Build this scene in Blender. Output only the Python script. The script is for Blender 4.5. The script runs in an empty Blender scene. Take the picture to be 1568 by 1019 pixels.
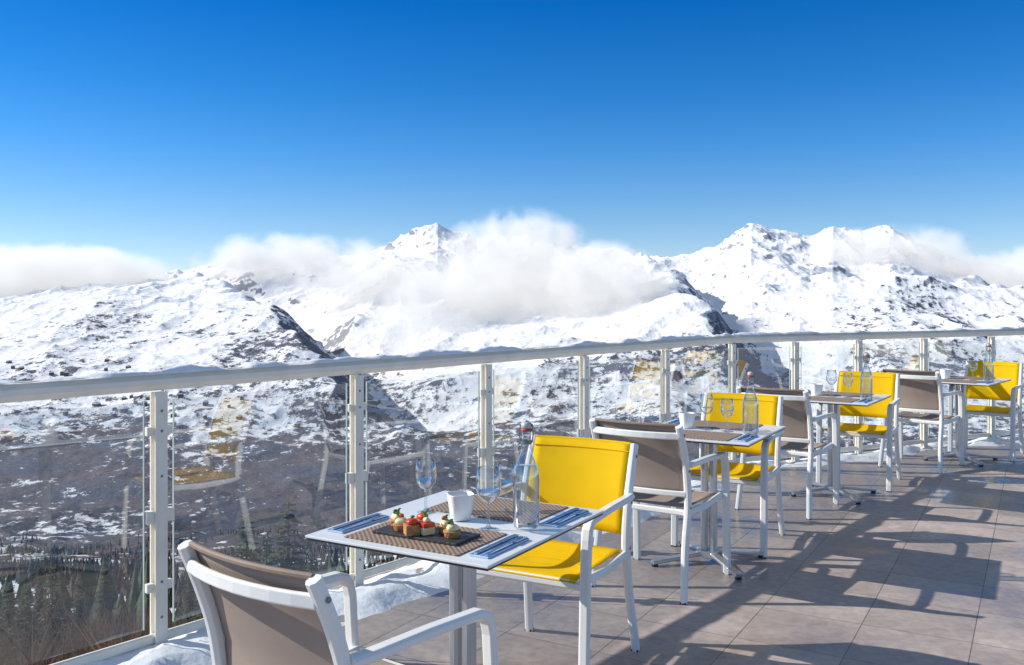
import bpy, math, random, bmesh
import numpy as np
from mathutils import Vector, Matrix
random.seed(7); rng=np.random.default_rng(11)
scene=bpy.context.scene
COL=scene.collection
CAMH=1.42

# ------------------------------------------------------------------ materials
def newmat(name):
    m=bpy.data.materials.new(name); m.use_nodes=True
    nt=m.node_tree; nt.nodes.clear()
    out=nt.nodes.new('ShaderNodeOutputMaterial')
    return m,nt,out
def N(nt,t,**kw):
    n=nt.nodes.new(t)
    for k,v in kw.items(): setattr(n,k,v)
    return n
def L(nt,a,b): nt.links.new(a,b)
def simple(name,col,rough=.5,metal=0,bump=0,bscale=60,var=.08,vscale=6,spec=.5,transl=0):
    m,nt,out=newmat(name)
    p=N(nt,'ShaderNodeBsdfPrincipled'); p.inputs['Roughness'].default_value=rough
    p.inputs['Metallic'].default_value=metal
    p.inputs['Specular IOR Level'].default_value=spec
    tc=N(nt,'ShaderNodeTexCoord')
    no=N(nt,'ShaderNodeTexNoise'); no.inputs['Scale'].default_value=vscale; no.inputs['Detail'].default_value=5
    L(nt,tc.outputs['Object'],no.inputs['Vector'])
    mr=N(nt,'ShaderNodeMapRange'); mr.inputs['From Min'].default_value=.3; mr.inputs['From Max'].default_value=.7
    mr.inputs['To Min'].default_value=1-var; mr.inputs['To Max'].default_value=1+var
    L(nt,no.outputs['Fac'],mr.inputs['Value'])
    mx=N(nt,'ShaderNodeVectorMath',operation='SCALE'); mx.inputs[0].default_value=col[:3]
    L(nt,mr.outputs['Result'],mx.inputs['Scale'])
    L(nt,mx.outputs['Vector'],p.inputs['Base Color'])
    if bump:
        n2=N(nt,'ShaderNodeTexNoise'); n2.inputs['Scale'].default_value=bscale; n2.inputs['Detail'].default_value=4
        L(nt,tc.outputs['Object'],n2.inputs['Vector'])
        b=N(nt,'ShaderNodeBump'); b.inputs['Strength'].default_value=bump; b.inputs['Distance'].default_value=.01
        L(nt,n2.outputs['Fac'],b.inputs['Height']); L(nt,b.outputs['Normal'],p.inputs['Normal'])
    if transl:
        t=N(nt,'ShaderNodeBsdfTranslucent'); L(nt,mx.outputs['Vector'],t.inputs['Color'])
        ms=N(nt,'ShaderNodeMixShader'); ms.inputs['Fac'].default_value=transl
        L(nt,p.outputs[0],ms.inputs[1]); L(nt,t.outputs[0],ms.inputs[2]); L(nt,ms.outputs[0],out.inputs['Surface'])
    else: L(nt,p.outputs[0],out.inputs['Surface'])
    return m
def fabric(name,col,transl=.25):
    m,nt,out=newmat(name)
    tc=N(nt,'ShaderNodeTexCoord')
    w1=N(nt,'ShaderNodeTexWave'); w1.inputs['Scale'].default_value=140; w1.bands_direction='X'
    w2=N(nt,'ShaderNodeTexWave'); w2.inputs['Scale'].default_value=140; w2.bands_direction='Z'
    L(nt,tc.outputs['Object'],w1.inputs['Vector']); L(nt,tc.outputs['Object'],w2.inputs['Vector'])
    a=N(nt,'ShaderNodeMath',operation='ADD'); L(nt,w1.outputs['Fac'],a.inputs[0]); L(nt,w2.outputs['Fac'],a.inputs[1])
    no=N(nt,'ShaderNodeTexNoise'); no.inputs['Scale'].default_value=9; L(nt,tc.outputs['Object'],no.inputs['Vector'])
    s=N(nt,'ShaderNodeMath',operation='MULTIPLY_ADD'); L(nt,a.outputs[0],s.inputs[0]); s.inputs[1].default_value=.10; s.inputs[2].default_value=.82
    s2=N(nt,'ShaderNodeMath',operation='MULTIPLY_ADD'); L(nt,no.outputs['Fac'],s2.inputs[0]); s2.inputs[1].default_value=.2; L(nt,s.outputs[0],s2.inputs[2])
    mx=N(nt,'ShaderNodeVectorMath',operation='SCALE'); mx.inputs[0].default_value=col
    L(nt,s2.outputs[0],mx.inputs['Scale'])
    p=N(nt,'ShaderNodeBsdfPrincipled'); p.inputs['Roughness'].default_value=.7; p.inputs['Specular IOR Level'].default_value=.25
    L(nt,mx.outputs[0],p.inputs['Base Color'])
    b=N(nt,'ShaderNodeBump'); b.inputs['Strength'].default_value=.3; b.inputs['Distance'].default_value=.002
    L(nt,a.outputs[0],b.inputs['Height']); L(nt,b.outputs[0],p.inputs['Normal'])
    t=N(nt,'ShaderNodeBsdfTranslucent'); L(nt,mx.outputs[0],t.inputs['Color'])
    ms=N(nt,'ShaderNodeMixShader'); ms.inputs['Fac'].default_value=transl
    L(nt,p.outputs[0],ms.inputs[1]); L(nt,t.outputs[0],ms.inputs[2]); L(nt,ms.outputs[0],out.inputs['Surface'])
    return m
def thinglass(name,tint,base=.05,power=4,dirt=0.0,edge=None,epow=2.5):
    # thin-walled glass: Schlick reflectance, longer path (darker) through the rim
    m,nt,out=newmat(name)
    lw=N(nt,'ShaderNodeLayerWeight'); lw.inputs['Blend'].default_value=.5
    pw=N(nt,'ShaderNodeMath',operation='POWER'); L(nt,lw.outputs['Facing'],pw.inputs[0]); pw.inputs[1].default_value=power
    f=N(nt,'ShaderNodeMath',operation='MULTIPLY_ADD'); L(nt,pw.outputs[0],f.inputs[0]); f.inputs[1].default_value=1-base; f.inputs[2].default_value=base
    tr=N(nt,'ShaderNodeBsdfTransparent'); tr.inputs['Color'].default_value=(*tint,1)
    if edge:
        pe_=N(nt,'ShaderNodeMath',operation='POWER'); L(nt,lw.outputs['Facing'],pe_.inputs[0]); pe_.inputs[1].default_value=epow
        mc=N(nt,'ShaderNodeMix',data_type='RGBA'); L(nt,pe_.outputs[0],mc.inputs[0]); mc.inputs[6].default_value=(*tint,1); mc.inputs[7].default_value=(*edge,1)
        L(nt,mc.outputs[2],tr.inputs['Color'])
    g=N(nt,'ShaderNodeBsdfGlossy'); g.inputs['Roughness'].default_value=.01; g.inputs['Color'].default_value=(.97,.98,1,1)
    ms=N(nt,'ShaderNodeMixShader'); L(nt,f.outputs[0],ms.inputs['Fac']); L(nt,tr.outputs[0],ms.inputs[1]); L(nt,g.outputs[0],ms.inputs[2])
    last=ms
    if dirt:
        tc=N(nt,'ShaderNodeTexCoord')
        mp=N(nt,'ShaderNodeMapping'); mp.inputs['Scale'].default_value=(2,2,.7); L(nt,tc.outputs['Object'],mp.inputs['Vector'])
        no=N(nt,'ShaderNodeTexNoise'); no.inputs['Scale'].default_value=3; no.inputs['Detail'].default_value=6; L(nt,mp.outputs[0],no.inputs['Vector'])
        mr=N(nt,'ShaderNodeMapRange'); mr.inputs['From Min'].default_value=.45; mr.inputs['From Max'].default_value=.8; mr.inputs['To Max'].default_value=dirt
        L(nt,no.outputs['Fac'],mr.inputs['Value'])
        d=N(nt,'ShaderNodeBsdfDiffuse'); d.inputs['Color'].default_value=(.6,.62,.65,1)
        m2=N(nt,'ShaderNodeMixShader'); L(nt,mr.outputs[0],m2.inputs['Fac']); L(nt,ms.outputs[0],m2.inputs[1]); L(nt,d.outputs[0],m2.inputs[2])
        last=m2
    L(nt,last.outputs[0],out.inputs['Surface'])
    return m
M_white=simple('white_powdercoat',(.84,.84,.81),.35,bump=.04,bscale=300,var=.03)
M_cream=simple('cream_painted_metal',(.86,.81,.70),.4,bump=.06,bscale=120,var=.06,vscale=9)
M_bolt=simple('bolt_steel',(.25,.24,.23),.4,metal=.6)
M_yel=fabric('yellow_mesh_fabric',(1.0,.68,.0),.3)
M_tan=fabric('taupe_mesh_fabric',(.46,.37,.31),.2)
M_tanedge=simple('taupe_edge',(.26,.19,.15),.7)
M_top=simple('table_laminate',(.76,.78,.78),.3,var=.03,vscale=20)
M_core=simple('table_black_core',(.03,.03,.035),.4)
M_alu=simple('brushed_aluminium',(.62,.63,.64),.35,metal=.8)
M_glassp=thinglass('railing_glass',(.84,.88,.89),.18,3,dirt=.06)
M_gedge=simple('glass_edge_green',(.42,.50,.47),.2)
M_clear=thinglass('clear_glass',(.93,.96,.97),.10,1.6,edge=(.12,.17,.22),epow=1.8)
M_water=thinglass('water',(.88,.93,.96),.05,2.5,edge=(.40,.48,.56))
M_snow=simple('snow',(.90,.91,.93),.6,bump=.8,bscale=25,var=.05,vscale=8)
M_ceram=simple('white_porcelain',(.86,.86,.84),.2,var=.02)
M_cap=simple('stopper_grey',(.50,.50,.52),.3,var=.05)
M_seal=simple('rubber_seal',(.45,.07,.04),.5)
M_slate=simple('slate',(.035,.035,.04),.5,bump=.3,bscale=80)
M_napk=simple('blue_napkin',(.06,.25,.60),.8,var=.25,vscale=60)
M_napw=simple('napkin_white',(.50,.62,.78),.8,var=.1,vscale=60)
M_steel=simple('cutlery_steel',(.6,.6,.62),.2,metal=1)
M_red=simple('tomato_red',(.68,.06,.02),.3,var=.3,vscale=50)
M_bread=simple('toasted_bread',(.50,.24,.09),.7,bump=.5,bscale=150,var=.3,vscale=60)
M_cream2=simple('cream_cheese',(.80,.68,.40),.5,bump=.3,var=.15,vscale=80)
M_green=simple('herb_green',(.14,.32,.05),.6,var=.3,vscale=60)
M_dark=simple('olive_black',(.04,.02,.02),.3)
m,nt,out=newmat('woven_placemat')
tc=N(nt,'ShaderNodeTexCoord'); ck=N(nt,'ShaderNodeTexChecker'); ck.inputs['Scale'].default_value=110
ck.inputs['Color1'].default_value=(.42,.31,.23,1); ck.inputs['Color2'].default_value=(.14,.09,.07,1)
L(nt,tc.outputs['Object'],ck.inputs['Vector'])
p=N(nt,'ShaderNodeBsdfPrincipled'); p.inputs['Roughness'].default_value=.7
L(nt,ck.outputs['Color'],p.inputs['Base Color']); L(nt,p.outputs[0],out.inputs['Surface']); M_mat=m

# ------------------------------------------------------------------ mesh builder
class MB:
    def __init__(s): s.v=[];s.f=[];s.m=[];s.sm=[];s.mats=[]
    def mi(s,mat):
        if mat not in s.mats: s.mats.append(mat)
        return s.mats.index(mat)
    def add(s,vs,fs,mat,smooth=False,M=None):
        o=len(s.v); k=s.mi(mat)
        for v in vs:
            v=Vector(v); 
            if M is not None: v=M@v
            s.v.append(v)
        for f in fs: s.f.append([o+i for i in f]); s.m.append(k); s.sm.append(smooth)
    def box(s,c,size,mat,M=None,R=None):
        x,y,z=[a/2 for a in size]
        vs=[Vector((sx*x,sy*y,sz*z)) for sz in(-1,1) for sy in(-1,1) for sx in(-1,1)]
        if R is not None: vs=[R@v for v in vs]
        vs=[v+Vector(c) for v in vs]
        s.add(vs,[(0,2,3,1),(4,5,7,6),(0,1,5,4),(2,6,7,3),(0,4,6,2),(1,3,7,5)],mat,False,M)
    def sweep(s,pts,side,w,t,mat,M=None,ch=.28,smooth=False):
        pts=[Vector(p) for p in pts]; n=len(pts); side=Vector(side).normalized()
        vs=[];fs=[]
        c=min(w,t)*ch
        sec=[(w/2-c,t/2),(w/2,t/2-c),(w/2,-t/2+c),(w/2-c,-t/2),(-w/2+c,-t/2),(-w/2,-t/2+c),(-w/2,t/2-c),(-w/2+c,t/2)]
        for i,p in enumerate(pts):
            a=pts[max(i-1,0)]; b=pts[min(i+1,n-1)]
            T=(b-a).normalized(); sd=(side-T*side.dot(T)).normalized(); up=T.cross(sd).normalized()
            sc=1
            if 0<i<n-1:
                d=(pts[i]-pts[i-1]).normalized().dot((pts[i+1]-pts[i]).normalized())
                sc=1/max(.5,math.sqrt((1+d)/2))
            for (u,v) in sec: vs.append(p+sd*u+up*v*sc)
        for i in range(n-1):
            for j in range(8):
                k=(j+1)%8
                fs.append((i*8+j,i*8+k,(i+1)*8+k,(i+1)*8+j))
        fs.append(tuple(range(7,-1,-1))); fs.append(tuple((n-1)*8+j for j in range(8)))
        s.add(vs,fs,mat,smooth,M)
    def lathe(s,prof,mat,c=(0,0,0),n=24,M=None,cap=False):
        vs=[];fs=[]
        for r,z in prof:
            for j in range(n):
                a=2*math.pi*j/n; vs.append((c[0]+r*math.cos(a),c[1]+r*math.sin(a),c[2]+z))
        for i in range(len(prof)-1):
            for j in range(n):
                k=(j+1)%n; fs.append((i*n+j,i*n+k,(i+1)*n+k,(i+1)*n+j))
        if cap: fs.append(tuple(range(n-1,-1,-1))); fs.append(tuple((len(prof)-1)*n+j for j in range(n)))
        s.add(vs,fs,mat,True,M)
    def grid(s,fn,nu,nv,mat,thick=0,M=None,smooth=True):
        P=[[Vector(fn(i/nu,j/nv)) for j in range(nv+1)] for i in range(nu+1)]
        vs=[p for r in P for p in r]; fs=[]
        id=lambda i,j:i*(nv+1)+j
        for i in range(nu):
            for j in range(nv): fs.append((id(i,j),id(i+1,j),id(i+1,j+1),id(i,j+1)))
        if thick:
            o=len(vs)
            for i in range(nu+1):
                for j in range(nv+1):
                    du=P[min(i+1,nu)][j]-P[max(i-1,0)][j]; dv=P[i][min(j+1,nv)]-P[i][max(j-1,0)]
                    vs.append(P[i][j]-du.cross(dv).normalized()*thick)
            for i in range(nu):
                for j in range(nv): fs.append((o+id(i,j),o+id(i,j+1),o+id(i+1,j+1),o+id(i+1,j)))
            for i in range(nu):
                fs.append((id(i,0),o+id(i,0),o+id(i+1,0),id(i+1,0)))
                fs.append((id(i,nv),id(i+1,nv),o+id(i+1,nv),o+id(i,nv)))
            for j in range(nv):
                fs.append((id(0,j),id(0,j+1),o+id(0,j+1),o+id(0,j)))
                fs.append((id(nu,j),o+id(nu,j),o+id(nu,j+1),id(nu,j+1)))
        s.add(vs,fs,mat,smooth,M)
    def mesh(s,name):
        me=bpy.data.meshes.new(name); me.from_pydata([tuple(v) for v in s.v],[],s.f)
        for m in s.mats: me.materials.append(m)
        me.polygons.foreach_set('material_index',s.m); me.polygons.foreach_set('use_smooth',s.sm); me.update()
        return me
    def obj(s,name,bevel=0,parent=None,loc=None,rot=None):
        o=bpy.data.objects.new(name,s.mesh(name)); COL.objects.link(o)
        if parent: o.parent=parent
        if loc: o.location=loc
        if rot is not None: o.rotation_euler=(0,0,rot)
        if bevel:
            b=o.modifiers.new('b','BEVEL'); b.width=bevel; b.segments=2; b.limit_method='ANGLE'; b.angle_limit=math.radians(50)
        return o
def empty(name,loc=(0,0,0),rot=0):
    e=bpy.data.objects.new(name,None); COL.objects.link(e); e.location=loc; e.rotation_euler=(0,0,rot); return e
def smooth_path(pts,n=6):
    pts=[Vector(p) for p in pts]; P=[pts[0]*2-pts[1]]+pts+[pts[-1]*2-pts[-2]]
    out=[]
    for i in range(1,len(P)-2):
        for k in range(n):
            t=k/n; a,b,c,d=P[i-1],P[i],P[i+1],P[i+2]
            out.append(.5*((2*b)+(c-a)*t+(2*a-5*b+4*c-d)*t*t+(3*b-a-3*c+d)*t**3))
    out.append(pts[-1]); return out
def face_rot(f): # local +Y -> f
    return math.atan2(-f[0],f[1])

# ------------------------------------------------------------------ chairs
def back_y(z): # profile of back post
    return float(np.interp(z,[0,.25,.44,.60,.72,.84],[-.045,.0,.035,.02,-.015,-.065]))
def chair_meshes(fab,edge):
    fr=MB()
    for sx in(-1,1):
        x=.228*sx
        pts=smooth_path([(x+.012*sx,-.045,0),(x,.0,.25),(x,.035,.44),(x,.02,.60),(x,-.015,.72),(x*.985,-.068,.845)],5)
        fr.sweep(pts,(1,0,0),.032,.036,M_white)
        xa=.252*sx
        ap=[(xa,.505,0),(xa,.498,.2),(xa,.487,.45),(xa,.478,.58),(xa,.470,.612),(xa,.455,.632),(xa,.43,.642),(xa,.25,.650),(xa,.10,.652),(xa*.95,.02,.648)]
        fr.sweep(ap,(1,0,0),.040,.026,M_white)
        fr.sweep([(x,.03,.415),(x,.25,.405),(x,.485,.42)],(1,0,0),.024,.034,M_white)
        for (yy,zz) in ((.03,.44),(.012,.62),(-.045,.80)):
            M=Matrix.Translation((x+.017*sx,yy,zz))@Matrix.Rotation(math.pi/2,4,'Y')
            fr.lathe([(.007,-.002),(.007,.002)],M_bolt,n=10,M=M,cap=True)
        fr.box((x+.012*sx,-.045,.004),(.03,.034,.008),M_core); fr.box((xa,.505,.004),(.036,.026,.008),M_core)
    fr.sweep([(-.24,.475,.41),(.24,.475,.41)],(0,1,0),.03,.034,M_white)
    fr.sweep([(-.215,.04,.41),(.215,.04,.41)],(0,1,0),.022,.03,M_white)
    def bow(z,off,d):
        return [(x*.222,back_y(z)-off-d*(1-x*x),z) for x in np.linspace(-1,1,9)]
    fr.sweep(bow(.795,.012,.035),(0,0,1),.034,.014,M_white)
    fr.sweep(bow(.505,.008,.022),(0,0,1),.028,.014,M_white)
    fb=MB()
    def bk(u,v):
        x=-.213+.426*u; z=.495+.35*v
        d=.030*(1-(2*u-1)**2)
        return (x,back_y(z)-d*.9+.012,z)
    fb.grid(bk,14,10,fab,.004)
    fb.sweep([(x*.212,back_y(.845)-.027*(1-x*x)+.006,.846) for x in np.linspace(-1,1,13)],(0,0,1),.014,.014,edge)
    fb.sweep([(x*.212,back_y(.81)-.027*(1-x*x)+.016,.818) for x in np.linspace(-1,1,13)],(0,0,1),.004,.003,edge)
    def st(u,v):
        x=-.214+.428*u; y=.045+.445*v
        z=.432-.022*math.sin(math.pi*v)*1.0*(1-(2*u-1)**4)-.012*max(0,(v-.85)/.15)**2
        return (x,y,z)
    fb.grid(st,12,14,fab,-.004)
    return fr.mesh('frame'),fb.mesh('sling')
FR_T,FB_T=chair_meshes(M_tan,M_tanedge)
FR_Y,FB_Y=chair_meshes(M_yel,M_yel)
def chair(name,pos,f,kind,zs=.975):
    e=empty(name,(pos[0],pos[1],0.012),face_rot(f)); e.scale=(1,1,zs)
    for nm,me in (('frame',FR_T if kind=='t' else FR_Y),('sling',FB_T if kind=='t' else FB_Y)):
        o=bpy.data.objects.new(nm,me); COL.objects.link(o); o.parent=e
        if nm=='frame':
            b=o.modifiers.new('b','BEVEL'); b.width=.003; b.segments=2; b.limit_method='ANGLE'; b.angle_limit=math.radians(40)
    return e
chair('taupe_armchair',(-.545,2.06),(.6,.8),'t',.99)
chair('yellow_armchair',(.265,3.75),(-.47,-.88),'y')
chair('taupe_armchair',(.62,4.41),(.54,.84),'t')
chair('yellow_armchair',(1.39,5.56),(-.47,-.88),'y')
chair('taupe_armchair',(1.74,6.05),(.58,.81),'t')
chair('yellow_armchair',(2.82,7.28),(-.52,-.85),'y')
chair('taupe_armchair',(3.32,7.60),(.66,.75),'t')
chair('yellow_armchair',(4.48,8.52),(-.62,-.78),'y')

# ------------------------------------------------------------------ tables
TH=.72
def table(pos,f,su=.74,sv=.64):
    e=empty('bistro_table',(pos[0],pos[1],0.012),face_rot(f))
    t=MB(); z=TH-.012
    t.box((0,0,z-.004),(sv,su,.008),M_top)
    t.box((0,0,z-.0115),(sv-.006,su-.006,.007),M_core)
    t.box((0,0,z-.0225),(.30,.30,.015),M_core)
    t.obj('table_top',.002,e)
    b=MB()
    for sx in(-1,1):
        b.sweep([(sx*.024,0,.05),(sx*.024,0,z-.03)],(1,0,0),.034,.05,M_alu)
    b.box((0,0,.05),(.11,.11,.03),M_alu)
    for a in (45,135,225,315):
        c,s=math.cos(math.radians(a)),math.sin(math.radians(a))
        b.sweep([(c*.04,s*.04,.055),(c*.2,s*.2,.035),(c*.33,s*.33,.022)],(-s,c,0),.045,.018,M_alu)
        b.lathe([(.018,0),(.018,.014)],M_core,c=(c*.315,s*.315,0),n=12,cap=True)
    b.obj('pedestal_base',.002,e)
    return e
def wineglass(x,y,h=.175,z0=TH):
    g=MB(); s=h/.18
    g.lathe([(.0,.002),(.033,.001),(.010,.006),(.005,.014),(.0038,.07),(.006,.078),(.02,.086),(.033,.103),(.0375,.125),(.0355,.15),(.030,.18),(.0285,.1805)],M_clear,n=32)
    g.lathe([(0,.112),(.035,.112)],M_water,n=32)
    g.v=[v*s for v in g.v]
    return g.obj('wine_glass',loc=(x,y,z0+.001))
def bottle(x,y,h=.31,z0=TH):
    s=h/.31; g=MB()
    g.lathe([(0,.002),(.036,.0),(.040,.006),(.040,.15),(.037,.175),(.025,.205),(.0165,.225),(.0145,.285),(.017,.287),(.017,.295),(.012,.297)],M_clear,n=36)
    g.lathe([(.0380,.010),(.0380,.15),(.0350,.172),(.031,.185),(0,.185)],M_water,n=32)
    g.lathe([(.0155,.288),(.0178,.290),(.0178,.295),(.0155,.297)],M_seal,n=20)
    g.lathe([(0,.295),(.013,.296),(.0165,.301),(.0155,.310),(.009,.316),(0,.317)],M_cap,n=20)
    g.sweep([(.018,0,.255),(.021,0,.28),(.018,0,.308),(0,0,.320),(-.018,0,.308),(-.021,0,.28),(-.018,0,.255)],(0,1,0),.004,.004,M_bolt)
    g.lathe([(.0168,.250),(.0172,.252),(.0172,.258),(.0168,.260)],M_bolt,n=20)
    g.v=[v*s for v in g.v]
    return g.obj('swing_top_water_bottle',loc=(x,y,z0+.001),rot=-.2)
def cup(x,y,rot,z0=TH,s=1):
    g=MB()
    def sq(r,z,n=28):
        return [(r*math.copysign(abs(math.cos(a))**.55,math.cos(a)),r*math.copysign(abs(math.sin(a))**.55,math.sin(a)),z) for a in [2*math.pi*j/n for j in range(n)]]
    prof=[(.026,0),(.030,.003),(.036,.04),(.041,.08),(.0415,.083),(.039,.083),(.034,.04),(.028,.008),(.001,.007)]
    vs=[];n=28
    for r,z in prof: vs+=sq(r*s,z*s)
    fs=[(i*n+j,i*n+(j+1)%n,(i+1)*n+(j+1)%n,(i+1)*n+j) for i in range(len(prof)-1) for j in range(n)]
    fs.append(tuple(range(n-1,-1,-1)))
    g.add(vs,fs,M_ceram,True)
    return g.obj('white_square_cup',loc=(x,y,z0+.001),rot=rot)

T1=(-.155,2.885); F1=(.50,.866)
T2=(1.06,4.92); F2=(.50,.866)
T3=(2.33,6.62); F3=(.56,.83)
T4=(3.95,8.05); F4=(.66,.75)
for T,F in ((T1,F1),(T2,F2),(T3,F3),(T4,F4)): table(T,F)
def at(T,F,u,v): # u along, v right
    F=Vector(F).normalized(); R=(F[1],-F[0])
    return (T[0]+F[0]*u+R[0]*v, T[1]+F[1]*u+R[1]*v)
def placemat(T,F,u,detail=True):
    x,y=at(T,F,u,0); g=MB(); g.box((0,0,.0015),(.40,.27,.003),M_mat)
    g.obj('woven_placemat',loc=(x,y,TH+.001),rot=face_rot(F))
def cutlery(T,F,u,v,flip=1):
    x,y=at(T,F,u,v); r=face_rot(F)
    g=MB(); g.box((0,0,.0025),(.062,.23,.005),M_napw)
    for o_ in (-.024,-.008,.010,.025): g.box((o_,0,.0056),(.009,.229,.0008),M_napk)
    g.obj('folded_napkin',.0005,loc=(x,y,TH+.001),rot=r)
    k=MB()
    k.sweep([(-.012,-.11,.002),(-.012,.0,.003),(-.012,.02,.003)],(1,0,0),.012,.004,M_steel)
    k.sweep([(-.012,.02,.003),(-.013,.08,.003),(-.010,.115,.003)],(1,0,0),.018,.0015,M_steel)
    k.obj('table_knife',loc=(x,y,TH+.0075),rot=r)
    f=MB()
    f.sweep([(.018,-.10,.002),(.018,.0,.005),(.018,.04,.003)],(1,0,0),.008,.003,M_steel)
    f.box((.018,.055,.003),(.024,.03,.002),M_steel)
    for i in range(4): f.box((.018+(i-1.5)*.0068,.088,.003),(.0032,.038,.0018),M_steel)
    f.obj('table_fork',loc=(x,y,TH+.0075),rot=r)
placemat(T1,F1,-.20); placemat(T1,F1,.21)
cutlery(T1,F1,-.20,.255); cutlery(T1,F1,-.19,-.262); cutlery(T1,F1,.2,.26)
wineglass(-.284,3.015,.172); wineglass(-.072,2.784,.19); bottle(.044,2.816,.318); cup(-.164,2.915,.3)
wineglass(-.02,3.02,.16)
sx,sy=at(T1,F1,-.20,-.0)
sl=MB(); sl.box((0,0,.004),(.30,.13,.008),M_slate); 
sl.obj('slate_serving_board',.0015,loc=(sx,sy,TH+.0045),rot=face_rot(F1)+.0)
def lump(mb,c,r,mat,sq=.7,n=10,jit=.12):
    vs=[];fs=[]
    for i in range(n+1):
        for j in range(n*2):
            a=math.pi*i/n;b=math.pi*j/n; k=1+jit*math.sin(3*b+c[0]*300)*math.sin(a)+random.uniform(-jit,jit)*.4*math.sin(a)
            vs.append((c[0]+r*k*math.sin(a)*math.cos(b),c[1]+r*k*math.sin(a)*math.sin(b),c[2]+r*sq*math.cos(a)))
    for i in range(n):
        for j in range(n*2):
            q=(j+1)%(n*2); fs.append((i*n*2+j,(i+1)*n*2+j,(i+1)*n*2+q,i*n*2+q))
    mb.add(vs,fs,mat,True)
tap=[(-.12,.02,0),(-.075,-.02,1),(-.03,.025,2),(.015,-.02,3),(.055,.025,1),(.10,-.01,0),(-.02,-.045,2)]
for (a,b,k) in tap:
    g=MB()
    if k in(0,1):
        g.lathe([(0,.0),(.019,0),(.024,.016),(.022,.018),(.0,.014)],M_bread,n=18)
        lump(g,(0,0,.022),.017,M_cream2,.7); lump(g,(.004,.004,.036),.008,M_dark if k==0 else M_red,.8)
        g.sweep([(-.004,0,.03),(-.012,.004,.044),(-.02,.002,.05)],(0,1,0),.008,.002,M_green)
    elif k==2:
        g.box((0,0,.013),(.036,.036,.026),M_bread); lump(g,(0,0,.032),.016,M_red,.6); lump(g,(.006,-.004,.044),.006,M_green,.6)
    else:
        g.box((0,0,.010),(.034,.034,.018),M_cream2); g.box((0,0,.025),(.034,.034,.011),M_red); lump(g,(0,0,.036),.009,M_cream2,.8)
        g.sweep([(0,0,.04),(.01,.0,.052),(.016,.004,.055)],(0,1,0),.009,.002,M_green)
    F=Vector(F1); x=sx+F[1]*a+F[0]*b; y=sy-F[0]*a+F[1]*b
    o_=g.obj('tapas_canape',.002,loc=(x,y,TH+.0128),rot=random.uniform(0,3)); o_.scale=(1.12,1.12,1.15)
for T,F in ((T2,F2),(T3,F3),(T4,F4)):
    placemat(T,F,-.20); placemat(T,F,.21); cutlery(T,F,-.2,.255); cutlery(T,F,.2,-.255)
    x,y=at(T,F,-.02,.23); bottle(x,y,.318)
    x,y=at(T,F,.02,-.02); wineglass(x,y,.19)
    x,y=at(T,F,-.0,.10); wineglass(x,y,.175)
    x,y=at(T,F,.02,-.13); cup(x,y,.2)

# ------------------------------------------------------------------ terrace
P0=Vector((-1.41,3.65)); D1=Vector((.6315,.775)).normalized(); 
PB=Vector((1.84,7.64)); D2=Vector((.89,.456)).normalized()
N1=Vector((-D1[1],D1[0])); N2=Vector((-D2[1],D2[0]))
m,nt,out=newmat('stone_tiles')
g=N(nt,'ShaderNodeNewGeometry')
mp=N(nt,'ShaderNodeMapping'); mp.inputs['Rotation'].default_value=(0,0,math.radians(-60)); mp.inputs['Location'].default_value=(.1,.19,0)
L(nt,g.outputs['Position'],mp.inputs['Vector'])
br=N(nt,'ShaderNodeTexBrick'); br.offset=0; br.inputs['Scale'].default_value=1
br.inputs['Brick Width'].default_value=.43; br.inputs['Row Height'].default_value=.43; br.inputs['Mortar Size'].default_value=.0025; br.inputs['Mortar Smooth'].default_value=.3
br.inputs['Color1'].default_value=(.49,.41,.365,1); br.inputs['Color2'].default_value=(.38,.315,.285,1); br.inputs['Mortar'].default_value=(.17,.14,.12,1)
L(nt,mp.outputs[0],br.inputs['Vector'])
n1=N(nt,'ShaderNodeTexNoise'); n1.inputs['Scale'].default_value=1.3; n1.inputs['Detail'].default_value=7; n1.inputs['Roughness'].default_value=.6; L(nt,g.outputs['Position'],n1.inputs['Vector'])
n2=N(nt,'ShaderNodeTexNoise'); n2.inputs['Scale'].default_value=26; n2.inputs['Detail'].default_value=6; L(nt,g.outputs['Position'],n2.inputs['Vector'])
r1=N(nt,'ShaderNodeMapRange'); r1.inputs['From Min'].default_value=.35; r1.inputs['From Max'].default_value=.65; r1.inputs['To Min'].default_value=.68; r1.inputs['To Max'].default_value=1.14; L(nt,n1.outputs['Fac'],r1.inputs['Value'])
r2=N(nt,'ShaderNodeMapRange'); r2.inputs['From Min'].default_value=.3; r2.inputs['From Max'].default_value=.7; r2.inputs['To Min'].default_value=.86; r2.inputs['To Max'].default_value=1.14; L(nt,n2.outputs['Fac'],r2.inputs['Value'])
mu=N(nt,'ShaderNodeMath',operation='MULTIPLY'); L(nt,r1.outputs[0],mu.inputs[0]); L(nt,r2.outputs[0],mu.inputs[1])
sc=N(nt,'ShaderNodeVectorMath',operation='SCALE'); L(nt,br.outputs['Color'],sc.inputs[0]); L(nt,mu.outputs[0],sc.inputs['Scale'])
p=N(nt,'ShaderNodeBsdfPrincipled'); L(nt,sc.outputs[0],p.inputs['Base Color'])
rr=N(nt,'ShaderNodeMapRange'); rr.inputs['From Min'].default_value=.40; rr.inputs['From Max'].default_value=.56; rr.inputs['To Min'].default_value=.2; rr.inputs['To Max'].default_value=.55; L(nt,n1.outputs['Fac'],rr.inputs['Value']); L(nt,rr.outputs[0],p.inputs['Roughness'])
p.inputs['Specular IOR Level'].default_value=.35
bb=N(nt,'ShaderNodeMath',operation='MULTIPLY_ADD'); L(nt,br.outputs['Fac'],bb.inputs[0]); bb.inputs[1].default_value=-1; L(nt,n2.outputs['Fac'],bb.inputs[2])
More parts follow.
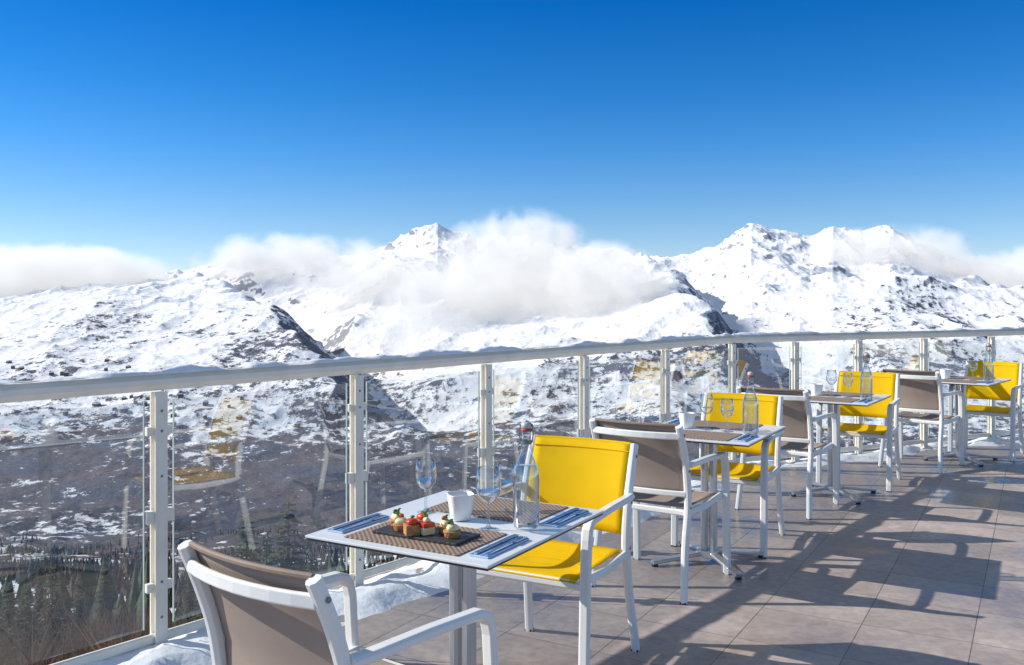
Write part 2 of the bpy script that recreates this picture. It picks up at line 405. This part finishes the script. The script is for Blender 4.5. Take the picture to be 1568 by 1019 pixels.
bp=N(nt,'ShaderNodeBump'); bp.inputs['Strength'].default_value=.35; bp.inputs['Distance'].default_value=.004; L(nt,bb.outputs[0],bp.inputs['Height']); L(nt,bp.outputs[0],p.inputs['Normal'])
L(nt,p.outputs[0],out.inputs['Surface']); M_tile=m
M_conc=simple('concrete',(.35,.34,.32),.8,bump=.3)
off=.10
pa=P0+D1*(-9)+N1*off
bend=PB+(N1+N2).normalized()*off*1.02
pe=PB+D2*16+N2*off
poly=[pa,bend,pe,Vector((22,-8)),Vector((-9,-8))]
fl=MB(); n=len(poly)
vs=[(q.x,q.y,.012) for q in poly]+[(q.x,q.y,-.30) for q in poly]
fl.add(vs[:n],[tuple(range(n-1,-1,-1))],M_tile)
fl.add(vs,[(i,(i+1)%n,n+(i+1)%n,n+i) for i in range(n)],M_conc)
fl.obj('terrace_floor')
wl=MB(); vs=[(q.x,q.y,-.31) for q in poly]+[(q.x,q.y,-14) for q in poly]
c=Vector((6,0,0)); vs=[tuple(c+(Vector(v)-c)*.96) [:2]+(v[2],) for v in vs]
wl.add(vs,[(i,(i+1)%n,n+(i+1)%n,n+i) for i in range(n)],M_conc); wl.obj('building_wall')

# railing
rail=empty('glass_railing')
T_1=[-8.3,-7.26,-6.23,-5.2,-4.15,-3.1,-2.07,-1.035,0,1.035,2.0,2.975,4.03,5.148]
T_2=[.705,1.475,2.342,3.327,4.3,5.3,6.3,7.3,8.3,9.3,10.3]
posts=[(P0+D1*t,D1,N1) for t in T_1[:-1]]+[(PB,(D1+D2).normalized(),(N1+N2).normalized())]+[(PB+D2*s,D2,N2) for s in T_2]
pm=MB()
for (q,D,Nn) in posts:
    R=Matrix(((D[0],Nn[0],0),(D[1],Nn[1],0),(0,0,1)))
    def W(a,b,c): return (q.x+D[0]*a+Nn[0]*b,q.y+D[1]*a+Nn[1]*b,c)
    for b in(-.018,.018):
        pm.box(W(0,b,.53),(.052,.010,1.05),M_cream,R=R)
    pm.box(W(0,0,.53),(.022,.026,1.04),M_cream,R=R)
    pm.box(W(0,0,.017),(.12,.11,.010),M_cream,R=R)
    for z in (.16,.30,.72,.90,.98):
        Mx=Matrix.Translation(W(0,-.0235,z))@R.to_4x4()@Matrix.Rotation(math.pi/2,4,'X')
        pm.lathe([(.006,-.002),(.006,.002)],M_bolt,n=10,M=Mx,cap=True)
    for z in (.28,.56,.90):
        for sd in (-1,1):
            if z==.56: pm.box(W(sd*.043,0,z),(.034,.032,.05),M_cream,R=R)
            else: pm.box(W(sd*.040,0,z),(.028,.024,.035),M_cream,R=R)
pm.obj('posts',.002,rail)
tr=MB()
line=[P0+D1*(-8.5)]+[P0+D1*t for t in (-4,0,2,4,5.0)]+[PB]+[PB+D2*s for s in(.15,3,6,10.6)]
tr.sweep([(q.x,q.y,1.096) for q in line],(0,0,1),.070,.075,M_cream,ch=.35)
tr.sweep([(q.x,q.y,.075) for q in line],(0,0,1),.04,.02,M_cream)
tr.obj('top_rail',.004,rail)
gp=MB()
for i in range(len(posts)-1):
    a,b=posts[i][0],posts[i+1][0]; D=(b-a).normalized(); Nn=Vector((-D[1],D[0]))
    ln=(b-a).length-.13; c=(a+b)/2
    R=Matrix(((D[0],Nn[0],0),(D[1],Nn[1],0),(0,0,1)))
    e0=c-D*ln/2; e1=c+D*ln/2
    gp.add([(e0.x,e0.y,.12),(e1.x,e1.y,.12),(e1.x,e1.y,1.02),(e0.x,e0.y,1.02)],[(0,1,2,3)],M_glassp)
    for s in(-1,1):
        q=c+D*(s*(ln/2+.0015)); gp.box((q.x,q.y,.57),(.003,.0094,.90),M_gedge,R=R)
gp.obj('glass_panes',0,rail)

# numpy noise
def vn(x,y,seed=0):
    xi=np.floor(x).astype(np.int64); yi=np.floor(y).astype(np.int64); fx=x-xi; fy=y-yi
    u=fx*fx*fx*(fx*(fx*6-15)+10); v=fy*fy*fy*(fy*(fy*6-15)+10)
    def h(a,b):
        k=(a*374761393+b*668265263+seed*144269504)&0xffffffff
        k=((k^(k>>13))*1274126177)&0xffffffff; k=k^(k>>16)
        return (k&0xffffff)/float(0xffffff)
    return (h(xi,yi)*(1-u)+h(xi+1,yi)*u)*(1-v)+(h(xi,yi+1)*(1-u)+h(xi+1,yi+1)*u)*v
def fbm(x,y,o=5,seed=0,g=.5):
    s=0;a=1;t=0
    for i in range(o):
        s=s+a*vn(x,y,seed+i);t+=a;a*=g;x,y=(x*1.62-y*1.18+17.3),(x*1.18+y*1.62-9.1)
    return s/t
def ridg(x,y,o=6,seed=0,g=.5):
    s=0;a=1;t=0;w=1
    for i in range(o):
        n=(1-np.abs(2*vn(x,y,seed+i)-1))**2
        s=s+a*n*w;w=np.clip(n*1.6,0,1);t+=a;a*=g;x,y=(x*1.62-y*1.18+17.3),(x*1.18+y*1.62-9.1)
    return s/t
def snow_strip(name,A,D,Nn,s0,s1,z0,w0,w1,hfun,step,nv=6,parent=None,seed=3,edgej=.0):
    ns=int((s1-s0)/step); ss=np.linspace(s0,s1,ns+1)
    V=[];F=[]
    for i,s in enumerate(ss):
        for j in range(nv+1):
            k=j/nv; j1=edgej*(fbm(np.array([s*2.7]),np.array([k*.1+seed]),4,seed)[0]-.5)*2
            wid=w0+(w1+j1-w0)*k
            h=hfun(s,k); q=A+D*s+Nn*wid
            V.append((q.x,q.y,z0+h))
    for i in range(ns):
        for j in range(nv): a=i*(nv+1)+j; F.append((a,a+nv+1,a+nv+2,a+1))
    b=MB(); b.add(V,F,M_snow,True); return b.obj(name,0,parent)
def hr(seed):
    def f(s,k):
        e=math.sin(math.pi*min(max(k,0),1))**.5
        n=float(fbm(np.array([s*6.0]),np.array([k*.6+seed]),4,seed)[0])
        return max(-.004,(n-.36)*.07)*e-.004*(1-e)
    return f
snow_strip('snow_on_rail',P0,D1,N1,-8.4,5.12,1.131,-.037,.037,hr(5),.03,6,rail)
snow_strip('snow_on_far_rail',PB,D2,N2,.02,10.4,1.131,-.037,.037,hr(9),.04,6,rail)
def hg(seed,t=.28):
    def f(s,k):
        n=float(fbm(np.array([s*3.0]),np.array([k*1.5+seed]),5,seed)[0])
        e=min(1,(1-k)*4)*min(1,k*6+.5)
        return max(-.01,(n-t)*.14)*e-.006*(1-e)
    return f
snow_strip('snow_bank',P0,D1,N1,-8,5.1,.018,.07,-.33,hg(2),.035,12,None,4,.10)
snow_strip('snow_bank',PB,D2,N2,-.1,10.5,.018,.07,-.20,hg(6,.40),.05,12,None,8,.20)

# ------------------------------------------------------------------ terrain
SKX=[-1500,-600,-200,0,100,200,290,400,520,560,600,640,670,700,730,770,810,860,930,1000,1060,1100,1130,1150,1180,1210,1240,1275,1300,1325,1345,1362,1390,1420,1450,1480,1520,1568,1800,2400,3500]
SKY=[430,440,452,446,432,415,405,398,391,384,374,358,347,360,372,374,368,384,385,393,391,378,360,348,358,366,368,353,362,364,352,346,358,372,386,398,403,404,390,400,420]
def H(x,y):
    r=np.hypot(x,y)+1e-6; th=np.arctan2(x,np.maximum(y,1e-3)); th=np.clip(th,-1.25,1.25)
    px=784+1400*np.tan(th); dist=r*np.maximum(np.cos(th),.3)
    sk=(460-np.interp(px,SKX,SKY))/1400.0
    R=dist
    base=np.interp(R,[0,12,40,100,300,700,1200,1700,2000,2500,3200],[-9,-9,-17.5,-38,-98,-210,-335,-430,-435,-340,-190])
    h4=4000*(sk*.35-.022); h5=5000*(sk*.60+.0); h6=6000*sk
    t4=np.clip((R-3200)/800,0,1); t5=np.clip((R-4000)/1000,0,1); t6=np.clip((R-5000)/1000,0,1); t7=np.clip((R-6000)/2500,0,1)
    s=lambda t:t*t*(3-2*t)
    h=base*(1-t4)+h4*t4; h=h*(1-t5)+h5*t5; h=h*(1-t6)+h6*t6**1.3; h=h*(1-s(t7))+(-300)*s(t7)
    def saw(h,r0,r1,p0,p1,A,B,lw,dw,rw):
        e=np.interp(R,[r0,r1],[p0,p1]); d=(px-e)/1400*R
        win=s(np.clip((R-r0)/500,0,1))*(1-s(np.clip((R-r1+500)/700,0,1)))
        S=np.where(d<0,A*np.exp(np.minimum(d,0)/lw),0)
        tt=np.clip(d/dw,0,1); S=np.where((d>=0),A-(A+B)*s(tt),S)
        S=np.where(d>dw,-B*np.exp(-(np.maximum(d,dw)-dw)/rw),S)
        return h+S*win
    wob=(fbm(x/420,y/420,4,40)-.5)*300
    px=px+wob/np.maximum(R,500)*1400*.6
    h=saw(h,2500,5300,520,250,70,175,900,300,420)
    h=saw(h,2800,5300,1110,955,70,125,600,240,420)
    h=saw(h,3000,5600,1700,1440,60,80,600,240,450)
    amp=np.interp(R,[0,1500,2000,2600,3500,4600,5600,6100,7000],[0,0,10,65,100,155,165,80,150])
    rd=ridg(x/1100+3.1,y/1100+1.7,8,5,.47)
    left=np.interp(px,[0,350,600],[.5,.65,1])
    h=h+amp*left*(rd-.42)*1.2
    h=h+np.interp(R,[0,1900,2600,3500,5200,6200],[0,4,24,26,48,56])*(ridg(x/210,y/210,5,25,.5)-.42)
    h=h+np.interp(R,[0,30,300,1500,3000],[0,.6,5,22,10])*(fbm(x/140,y/140,6,61)-.5)*1.8
    return h,R
th_in=np.radians(np.linspace(-33,33,1100)); th_l=np.radians(np.linspace(-100,-33.2,90)); th_r=np.radians(np.linspace(33.2,100,90))
TH_=np.concatenate([th_l,th_in,th_r])
rr_=np.concatenate([np.geomspace(9,1500,190),np.geomspace(1506,6300,680)[0:],np.geomspace(6330,16000,24)])
A,Bq=np.meshgrid(TH_,rr_)
X=Bq*np.sin(A); Y=Bq*np.cos(A)
Z,RR=H(X,Y)
nr,nc=X.shape
co=np.stack([X,Y,Z],-1).reshape(-1,3).astype(np.float32)
dZr=np.gradient(Z,axis=0)/np.maximum(np.gradient(Bq,axis=0),1e-3); dZt=np.gradient(Z,axis=1)/np.maximum(Bq*np.gradient(A,axis=1),1e-3)
slope=np.sqrt(dZr**2+dZt**2)
f1=fbm(X/280,Y/280,5,71,.6); f2=fbm(X/900,Y/900,3,77)
forest=np.interp(RR,[0,60,120,200,700,1400,1900,2250,2450,2700,3000,3500,3900,4300],[.30,.34,.42,.50,.66,.86,.90,.88,.66,.50,.44,.32,.12,-.2])
forest=forest+(f1-.5)*1.0*np.interp(RR,[0,500,2000,2500,5000],[.6,.8,.6,1,1])+(f2-.5)*.4
forest=forest+np.clip(slope-.35,0,.6)*.2*np.interp(RR,[2000,2400,3800],[0,1,.3])
# wooded east spur sides; extra dark cover paints their shade into the colour
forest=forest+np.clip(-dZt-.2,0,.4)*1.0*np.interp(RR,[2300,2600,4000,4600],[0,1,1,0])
rock=np.clip((slope-.70)/.6,0,1.1)*np.interp(RR,[2000,2500],[0,1])
me=bpy.data.meshes.new('mountain_terrain')
idx=np.arange(nr*nc).reshape(nr,nc)
q=np.stack([idx[:-1,:-1],idx[:-1,1:],idx[1:,1:],idx[1:,:-1]],-1).reshape(-1,4)
q=q[:,::-1]
me.vertices.add(len(co)); me.vertices.foreach_set('co',co.ravel())
me.loops.add(q.size); me.loops.foreach_set('vertex_index',q.ravel().astype(np.int32))
me.polygons.add(len(q)); me.polygons.foreach_set('loop_start',np.arange(0,q.size,4,dtype=np.int32)); me.polygons.foreach_set('loop_total',np.full(len(q),4,dtype=np.int32))
me.polygons.foreach_set('use_smooth',np.ones(len(q),dtype=bool))
me.update(calc_edges=True)
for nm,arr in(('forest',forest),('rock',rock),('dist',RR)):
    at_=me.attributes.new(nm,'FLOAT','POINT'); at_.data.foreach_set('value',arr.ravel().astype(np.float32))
o=bpy.data.objects.new('mountain_terrain',me); COL.objects.link(o)
m,nt,out=newmat('snowy_mountain')
g=N(nt,'ShaderNodeNewGeometry')
aF=N(nt,'ShaderNodeAttribute',attribute_name='forest'); aR=N(nt,'ShaderNodeAttribute',attribute_name='rock'); aD=N(nt,'ShaderNodeAttribute',attribute_name='dist')
def noise(scale,detail,rough,vec=None):
    n=N(nt,'ShaderNodeTexNoise'); n.inputs['Scale'].default_value=scale; n.inputs['Detail'].default_value=detail; n.inputs['Roughness'].default_value=rough
    L(nt,vec or g.outputs['Position'],n.inputs['Vector']); return n
nA=noise(1/40,6,.78)
def thr(noi,attr,w,lo,hi):
    a=N(nt,'ShaderNodeMath',operation='MULTIPLY_ADD'); L(nt,noi.outputs['Fac'],a.inputs[0]); a.inputs[1].default_value=w; L(nt,attr.outputs['Fac'],a.inputs[2])
    r=N(nt,'ShaderNodeMapRange'); r.inputs['From Min'].default_value=lo; r.inputs['From Max'].default_value=hi; L(nt,a.outputs[0],r.inputs['Value']); return r
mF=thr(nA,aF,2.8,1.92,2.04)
mp=N(nt,'ShaderNodeMapping'); mp.inputs['Scale'].default_value=(1,1,.30); L(nt,g.outputs['Position'],mp.inputs['Vector'])
nB=noise(1/42,9,.78,mp.outputs[0])
mR=thr(nB,aR,2.2,1.66,1.82)
nC=noise(1/6,6,.6)
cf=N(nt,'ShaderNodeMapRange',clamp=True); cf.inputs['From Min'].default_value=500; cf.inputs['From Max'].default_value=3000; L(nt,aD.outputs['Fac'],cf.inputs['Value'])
mixc=N(nt,'ShaderNodeMix',data_type='RGBA'); mixc.inputs[6].default_value=(.070,.055,.045,1); mixc.inputs[7].default_value=(.125,.13,.165,1); L(nt,cf.outputs[0],mixc.inputs[0])  # far tone lifted to blue-grey, haze painted into the forest colour
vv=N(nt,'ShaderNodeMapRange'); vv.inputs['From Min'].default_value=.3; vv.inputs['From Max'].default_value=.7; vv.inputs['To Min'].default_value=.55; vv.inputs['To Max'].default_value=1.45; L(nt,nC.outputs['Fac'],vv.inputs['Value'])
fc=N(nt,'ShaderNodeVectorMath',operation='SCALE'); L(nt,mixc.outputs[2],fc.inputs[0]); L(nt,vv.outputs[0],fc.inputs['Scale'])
sn=N(nt,'ShaderNodeRGB'); sn.outputs[0].default_value=(.95,.95,.96,1)
m1=N(nt,'ShaderNodeMix',data_type='RGBA'); L(nt,mR.outputs[0],m1.inputs[0]); L(nt,sn.outputs[0],m1.inputs[6]); m1.inputs[7].default_value=(.29,.30,.34,1)
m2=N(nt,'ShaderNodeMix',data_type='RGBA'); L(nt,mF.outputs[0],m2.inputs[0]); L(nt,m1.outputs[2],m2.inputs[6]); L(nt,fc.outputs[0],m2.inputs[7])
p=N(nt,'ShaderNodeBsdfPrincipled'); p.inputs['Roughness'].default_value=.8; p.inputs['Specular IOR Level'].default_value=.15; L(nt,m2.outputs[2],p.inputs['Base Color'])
bn=noise(1/80,10,.66)
bp=N(nt,'ShaderNodeBump'); bp.inputs['Distance'].default_value=14; L(nt,bn.outputs['Fac'],bp.inputs['Height'])
bm=N(nt,'ShaderNodeMapRange'); bm.inputs['From Min'].default_value=100; bm.inputs['From Max'].default_value=3500; bm.inputs['To Min'].default_value=.05; bm.inputs['To Max'].default_value=.7; L(nt,aD.outputs['Fac'],bm.inputs['Value']); L(nt,bm.outputs[0],bp.inputs['Strength'])
L(nt,bp.outputs[0],p.inputs['Normal'])
L(nt,p.outputs[0],out.inputs['Surface']); me.materials.append(m)

# ------------------------------------------------------------------ village across the valley
def gz(x,y):
    z,_=H(np.array([float(x)]),np.array([float(y)])); return float(z[0])
M_chalet=simple('chalet_wood',(.16,.10,.07),.8,var=.2); M_roof=simple('snowy_roof',(.85,.87,.90),.6,var=.03)
vg=MB(); R_=random.Random(4)
for cx,cy,nn,sp in ((-1150,2650,16,130),(-820,2560,12,90),(-1450,2900,12,120),(-330,2800,8,70)):
    for i in range(nn):
        x=cx+R_.gauss(0,sp); y=cy+R_.gauss(0,sp*.8); z=gz(x,y); w=R_.uniform(8,14); d=R_.uniform(9,16); h=R_.uniform(6,10); a=R_.uniform(-.5,.5)
        M=Matrix.Translation((x,y,z))@Matrix.Rotation(a,4,'Z')
        vg.box((0,0,h/2-2),(w,d,h+4),M_chalet,M=M)
        e=h+w*.3; o_=1.2
        vg.add([(-w/2-o_,-d/2-o_,h-.5),(0,-d/2-o_,e),(0,d/2+o_,e),(-w/2-o_,d/2+o_,h-.5),(w/2+o_,-d/2-o_,h-.5),(w/2+o_,d/2+o_,h-.5)],[(0,1,2,3),(1,4,5,2),(0,4,1),(3,2,5)],M_roof,M=M)
vg.obj('distant_village')

# ------------------------------------------------------------------ trees
M_needle=simple('pine_needles',(.070,.095,.045),.7,var=.5,vscale=1.2)
M_far=simple('winter_forest_crowns',(.095,.075,.055),.8,var=.6,vscale=.15)
M_bark=simple('bark',(.09,.065,.05),.9,var=.3)
M_twig=simple('bare_twigs',(.22,.14,.09),.9,var=.4,vscale=.2)
def pine_mesh(seed):
    R=random.Random(seed); b=MB(); H_=10
    b.lathe([(.16,-1),(.13,2),(.08,6),(.02,9.9)],M_bark,n=8)
    V=[];F=[]; z=.8
    while z<9.9:
        k=(z/H_); rad=(1-k)**.85*2.3*R.uniform(.7,1.15)+.08
        nb=R.randint(6,9) if k<.85 else 5
        for i in range(nb):
            a=R.uniform(0,2*math.pi); rl=rad*R.uniform(.6,1.1); dr=-.28*rl*R.uniform(.6,1.2)+ .1*k*rl
            nl=max(4,int(rl*13))
            for j in range(nl):
                t=(j+R.random())/nl; cx=math.cos(a)*rl*t; cy=math.sin(a)*rl*t; cz=z+dr*t*t
                for q in range(2):
                    l=R.uniform(.16,.34)*(1.1-.3*t); w=l*.28
                    da=a+R.choice((-1,1))*R.uniform(.4,1.3); dz=R.uniform(-.35,.12)
                    e=(cx+math.cos(da)*l,cy+math.sin(da)*l,cz+dz*l)
                    nx,ny=-math.sin(da)*w,math.cos(da)*w
                    o=len(V); V+= [(cx,cy,cz),(cx+(e[0]-cx)*.5+nx,cy+(e[1]-cy)*.5+ny,cz+(e[2]-cz)*.4+R.uniform(-.03,.03)),e,(cx+(e[0]-cx)*.5-nx,cy+(e[1]-cy)*.5-ny,cz+(e[2]-cz)*.4+R.uniform(-.05,.05))]
                    F.append((o,o+1,o+2,o+3))
        z+=R.uniform(.16,.26)
    b.add(V,F,M_needle); return b.mesh('pine_tree')
PM=[pine_mesh(1),pine_mesh(2)]
pp=[(378,36,9.6),(442,38,10.4),(318,50,8.5),(408,52,10),(40,40,7.0),(80,46,8.0),(15,52,7.5),(500,70,9),(590,75,9.5),(120,66,8),(650,90,10),(-90,50,9),(-200,45,9),(290,75,9),(700,80,8.6),(-20,60,9),(345,46,7.5),(478,50,9),(160,85,10),(60,95,11)]
for i,(px,d,h) in enumerate(pp):
    x=(px-784)/1400*d; o=bpy.data.objects.new('pine_tree',PM[i%2]); COL.objects.link(o)
    o.location=(x,d,gz(x,d)-.3); s=h/10; o.scale=(s,s,s); o.rotation_euler=(0,0,i*1.3)
def forest_mass(name,n,rmin,rmax,kind,mat,seed,thresh=.47,hs=(6,15),pw=.75):
    r=np.random.default_rng(seed)
    u=r.random(n*3); th=np.radians(r.uniform(-50,42,n*3)); rad=rmin*(rmax/rmin)**(u**pw)
    x=rad*np.sin(th); y=rad*np.cos(th)
    keep=fbm(x/90,y/90,4,91+seed)>thresh; x=x[keep][:n]; y=y[keep][:n]; z,_=H(x,y); V=[];F=[]
    for i in range(len(x)):
        if kind=='c':
            h=r.uniform(*hs); w=h*r.uniform(.15,.26)
            for t in range(3):
                z0=h*(.08+.27*t); z1=min(h,z0+h*.45); rr=w*(1-.27*t)
                o=len(V); a0=r.uniform(0,6); J=r.uniform(.5,1.3,7)
                for j in range(7):
                    a=a0+2*math.pi*j/7; q=rr*J[j]; V.append((x[i]+q*math.cos(a),y[i]+q*math.sin(a),z[i]+z0+J[j]*.8-.8))
                V.append((x[i]+J[0]-.9,y[i],z[i]+z1))
                for j in range(7): F.append((o+j,o+(j+1)%7,o+7))
        else:
            h=r.uniform(2,6.5); dd=math.hypot(x[i],y[i]); wf=max(1,dd/90)
            P=r.random((36,5))
            for j in range(36):
                t=P[j,0]*.62; a=P[j,1]*6.28; l=h*(.22+.3*P[j,2]); sp=.15+.6*P[j,3]
                bx=x[i]+P[j,4]*.3; by=y[i]; bz=z[i]+h*t; w=.022*h/4*wf
                o=len(V); V+=[(bx-w,by,bz),(bx+w,by,bz),(bx+math.cos(a)*l*sp,by+math.sin(a)*l*sp,bz+l)]
                F.append((o,o+1,o+2))
    me=bpy.data.meshes.new(name); me.from_pydata(V,[],F); me.materials.append(mat); me.update()
    o=bpy.data.objects.new(name,me); COL.objects.link(o); return o
forest_mass('distant_winter_forest',10000,180,1700,'c',M_far,3,.49,(5,12),.6)
forest_mass('distant_conifer_forest',1600,95,1500,'c',M_needle,8,.54,(6,13))
forest_mass('bare_shrubs',3200,30,420,'b',M_twig,5,.53)

# ------------------------------------------------------------------ clouds
def cloud(px,py,d,rx,rz,dens,seed,ry=None,bias=-1.5):
    x=(px-784)/1400*d; z=CAMH+(460-py)/1400*d
    sx=rx/1400*d; sz=rz/1400*d; sy=ry or sx*.6
    me=bpy.data.meshes.new('cloud')
    bm=bmesh.new(); bmesh.ops.create_icosphere(bm,subdivisions=3,radius=1); bm.to_mesh(me); bm.free()
    o=bpy.data.objects.new('cloud',me); COL.objects.link(o); o.location=(x,d,z); o.scale=(sx,sy,sz)
    m,nt,out=newmat('cloud_vapour')
    tc=N(nt,'ShaderNodeTexCoord'); g=N(nt,'ShaderNodeNewGeometry')
    ln=N(nt,'ShaderNodeVectorMath',operation='LENGTH'); L(nt,tc.outputs['Object'],ln.inputs[0])
    fo=N(nt,'ShaderNodeMath',operation='SUBTRACT'); fo.inputs[0].default_value=1; L(nt,ln.outputs['Value'],fo.inputs[1])
    ad=N(nt,'ShaderNodeVectorMath',operation='ADD'); L(nt,g.outputs['Position'],ad.inputs[0]); ad.inputs[1].default_value=(seed*937,0,seed*311)
    n=N(nt,'ShaderNodeTexNoise'); n.inputs['Scale'].default_value=1/(170*d/4500); n.inputs['Detail'].default_value=6; n.inputs['Roughness'].default_value=.60; L(nt,ad.outputs[0],n.inputs['Vector'])
    a=N(nt,'ShaderNodeMath',operation='MULTIPLY_ADD'); L(nt,n.outputs['Fac'],a.inputs[0]); a.inputs[1].default_value=3.4; a.inputs[2].default_value=bias-.42
    b=N(nt,'ShaderNodeMath',operation='ADD'); L(nt,a.outputs[0],b.inputs[0]); L(nt,fo.outputs[0],b.inputs[1])
    c=N(nt,'ShaderNodeMapRange'); c.inputs['From Min'].default_value=0; c.inputs['From Max'].default_value=.5; c.inputs['To Max'].default_value=dens; L(nt,b.outputs[0],c.inputs['Value'])
    e=N(nt,'ShaderNodeMapRange'); e.inputs['From Max'].default_value=.2; L(nt,fo.outputs[0],e.inputs['Value'])
    de=N(nt,'ShaderNodeMath',operation='MULTIPLY'); L(nt,c.outputs[0],de.inputs[0]); L(nt,e.outputs[0],de.inputs[1])
    v=N(nt,'ShaderNodeVolumePrincipled'); v.inputs['Color'].default_value=(.99,.99,.99,1); v.inputs['Anisotropy'].default_value=.0
    L(nt,de.outputs[0],v.inputs['Density'])
    em=N(nt,'ShaderNodeMath',operation='MULTIPLY'); L(nt,de.outputs[0],em.inputs[0]); em.inputs[1].default_value=.44
    L(nt,em.outputs[0],v.inputs['Emission Strength']); v.inputs['Emission Color'].default_value=(.97,.98,1,1)  # emission stands in for sunlight scattered many times inside the cloud
    L(nt,v.outputs[0],out.inputs['Volume']); me.materials.append(m)
K=.011
cloud(792,436,4200,150,125,K,1,bias=-1.28)
cloud(915,468,3950,145,105,K,2,bias=-1.28)
cloud(700,480,4000,145,100,K*.7,3,bias=-1.34)
cloud(575,435,4500,145,76,K*.6,4,bias=-1.36)
cloud(440,404,5300,165,54,K*.6,5,bias=-1.38)
cloud(55,436,5300,250,68,K*.8,6,bias=-1.26)
cloud(640,510,3500,120,60,K*.4,7,bias=-1.45)
cloud(1370,410,5200,160,72,K*.5,8,bias=-1.38)
cloud(1550,428,5200,140,56,K*.6,9,bias=-1.38)

# ------------------------------------------------------------------ light, sky, camera
src=Vector((-.985,.13,0)).normalized(); EL=math.radians(32)
sv=Vector((src.x*math.cos(EL),src.y*math.cos(EL),math.sin(EL)))
sl_=bpy.data.lights.new('sun','SUN'); sl_.energy=5; sl_.angle=math.radians(.5); sl_.color=(1,.95,.87)
so=bpy.data.objects.new('sun',sl_); COL.objects.link(so); so.rotation_euler=sv.to_track_quat('Z','Y').to_euler()
w=bpy.data.worlds.new('World'); scene.world=w; w.use_nodes=True; nt=w.node_tree; nt.nodes.clear()
sky=N(nt,'ShaderNodeTexSky',sky_type='NISHITA'); sky.sun_disc=False; sky.sun_elevation=EL; sky.sun_rotation=math.atan2(src.x,src.y)
sky.altitude=1800; sky.air_density=1.0; sky.dust_density=.2; sky.ozone_density=2.0
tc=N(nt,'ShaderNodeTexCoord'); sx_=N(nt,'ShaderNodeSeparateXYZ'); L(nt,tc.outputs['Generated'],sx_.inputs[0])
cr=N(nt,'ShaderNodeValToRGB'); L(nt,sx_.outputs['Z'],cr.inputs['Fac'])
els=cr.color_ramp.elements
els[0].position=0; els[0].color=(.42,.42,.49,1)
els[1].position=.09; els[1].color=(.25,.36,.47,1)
for p_,c_ in ((.16,(.12,.32,.50,1)),(.22,(.055,.28,.49,1)),(.31,(.008,.23,.48,1)),(.42,(.3,.42,.48,1)),(.6,(1.0,.75,.54,1))):  # top stops, out of view, warmed and brightened as added fill light
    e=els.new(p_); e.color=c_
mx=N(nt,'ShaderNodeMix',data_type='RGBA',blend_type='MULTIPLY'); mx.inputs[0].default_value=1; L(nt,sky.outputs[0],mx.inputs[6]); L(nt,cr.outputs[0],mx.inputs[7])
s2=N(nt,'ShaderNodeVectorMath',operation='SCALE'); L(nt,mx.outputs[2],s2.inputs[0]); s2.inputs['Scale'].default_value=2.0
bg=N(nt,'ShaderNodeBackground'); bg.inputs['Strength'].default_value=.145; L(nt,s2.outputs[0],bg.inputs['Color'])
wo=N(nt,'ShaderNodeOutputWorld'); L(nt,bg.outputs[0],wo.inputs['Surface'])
cd=bpy.data.cameras.new('camera'); cd.sensor_width=36; cd.lens=1400/1568*36; cd.shift_y=-.0316; cd.clip_start=.05; cd.clip_end=40000
co_=bpy.data.objects.new('camera',cd); COL.objects.link(co_); co_.location=(0,0,CAMH); co_.rotation_euler=(math.pi/2,0,0); scene.camera=co_
scene.view_settings.view_transform='Standard'; scene.view_settings.look='None'; scene.view_settings.exposure=0
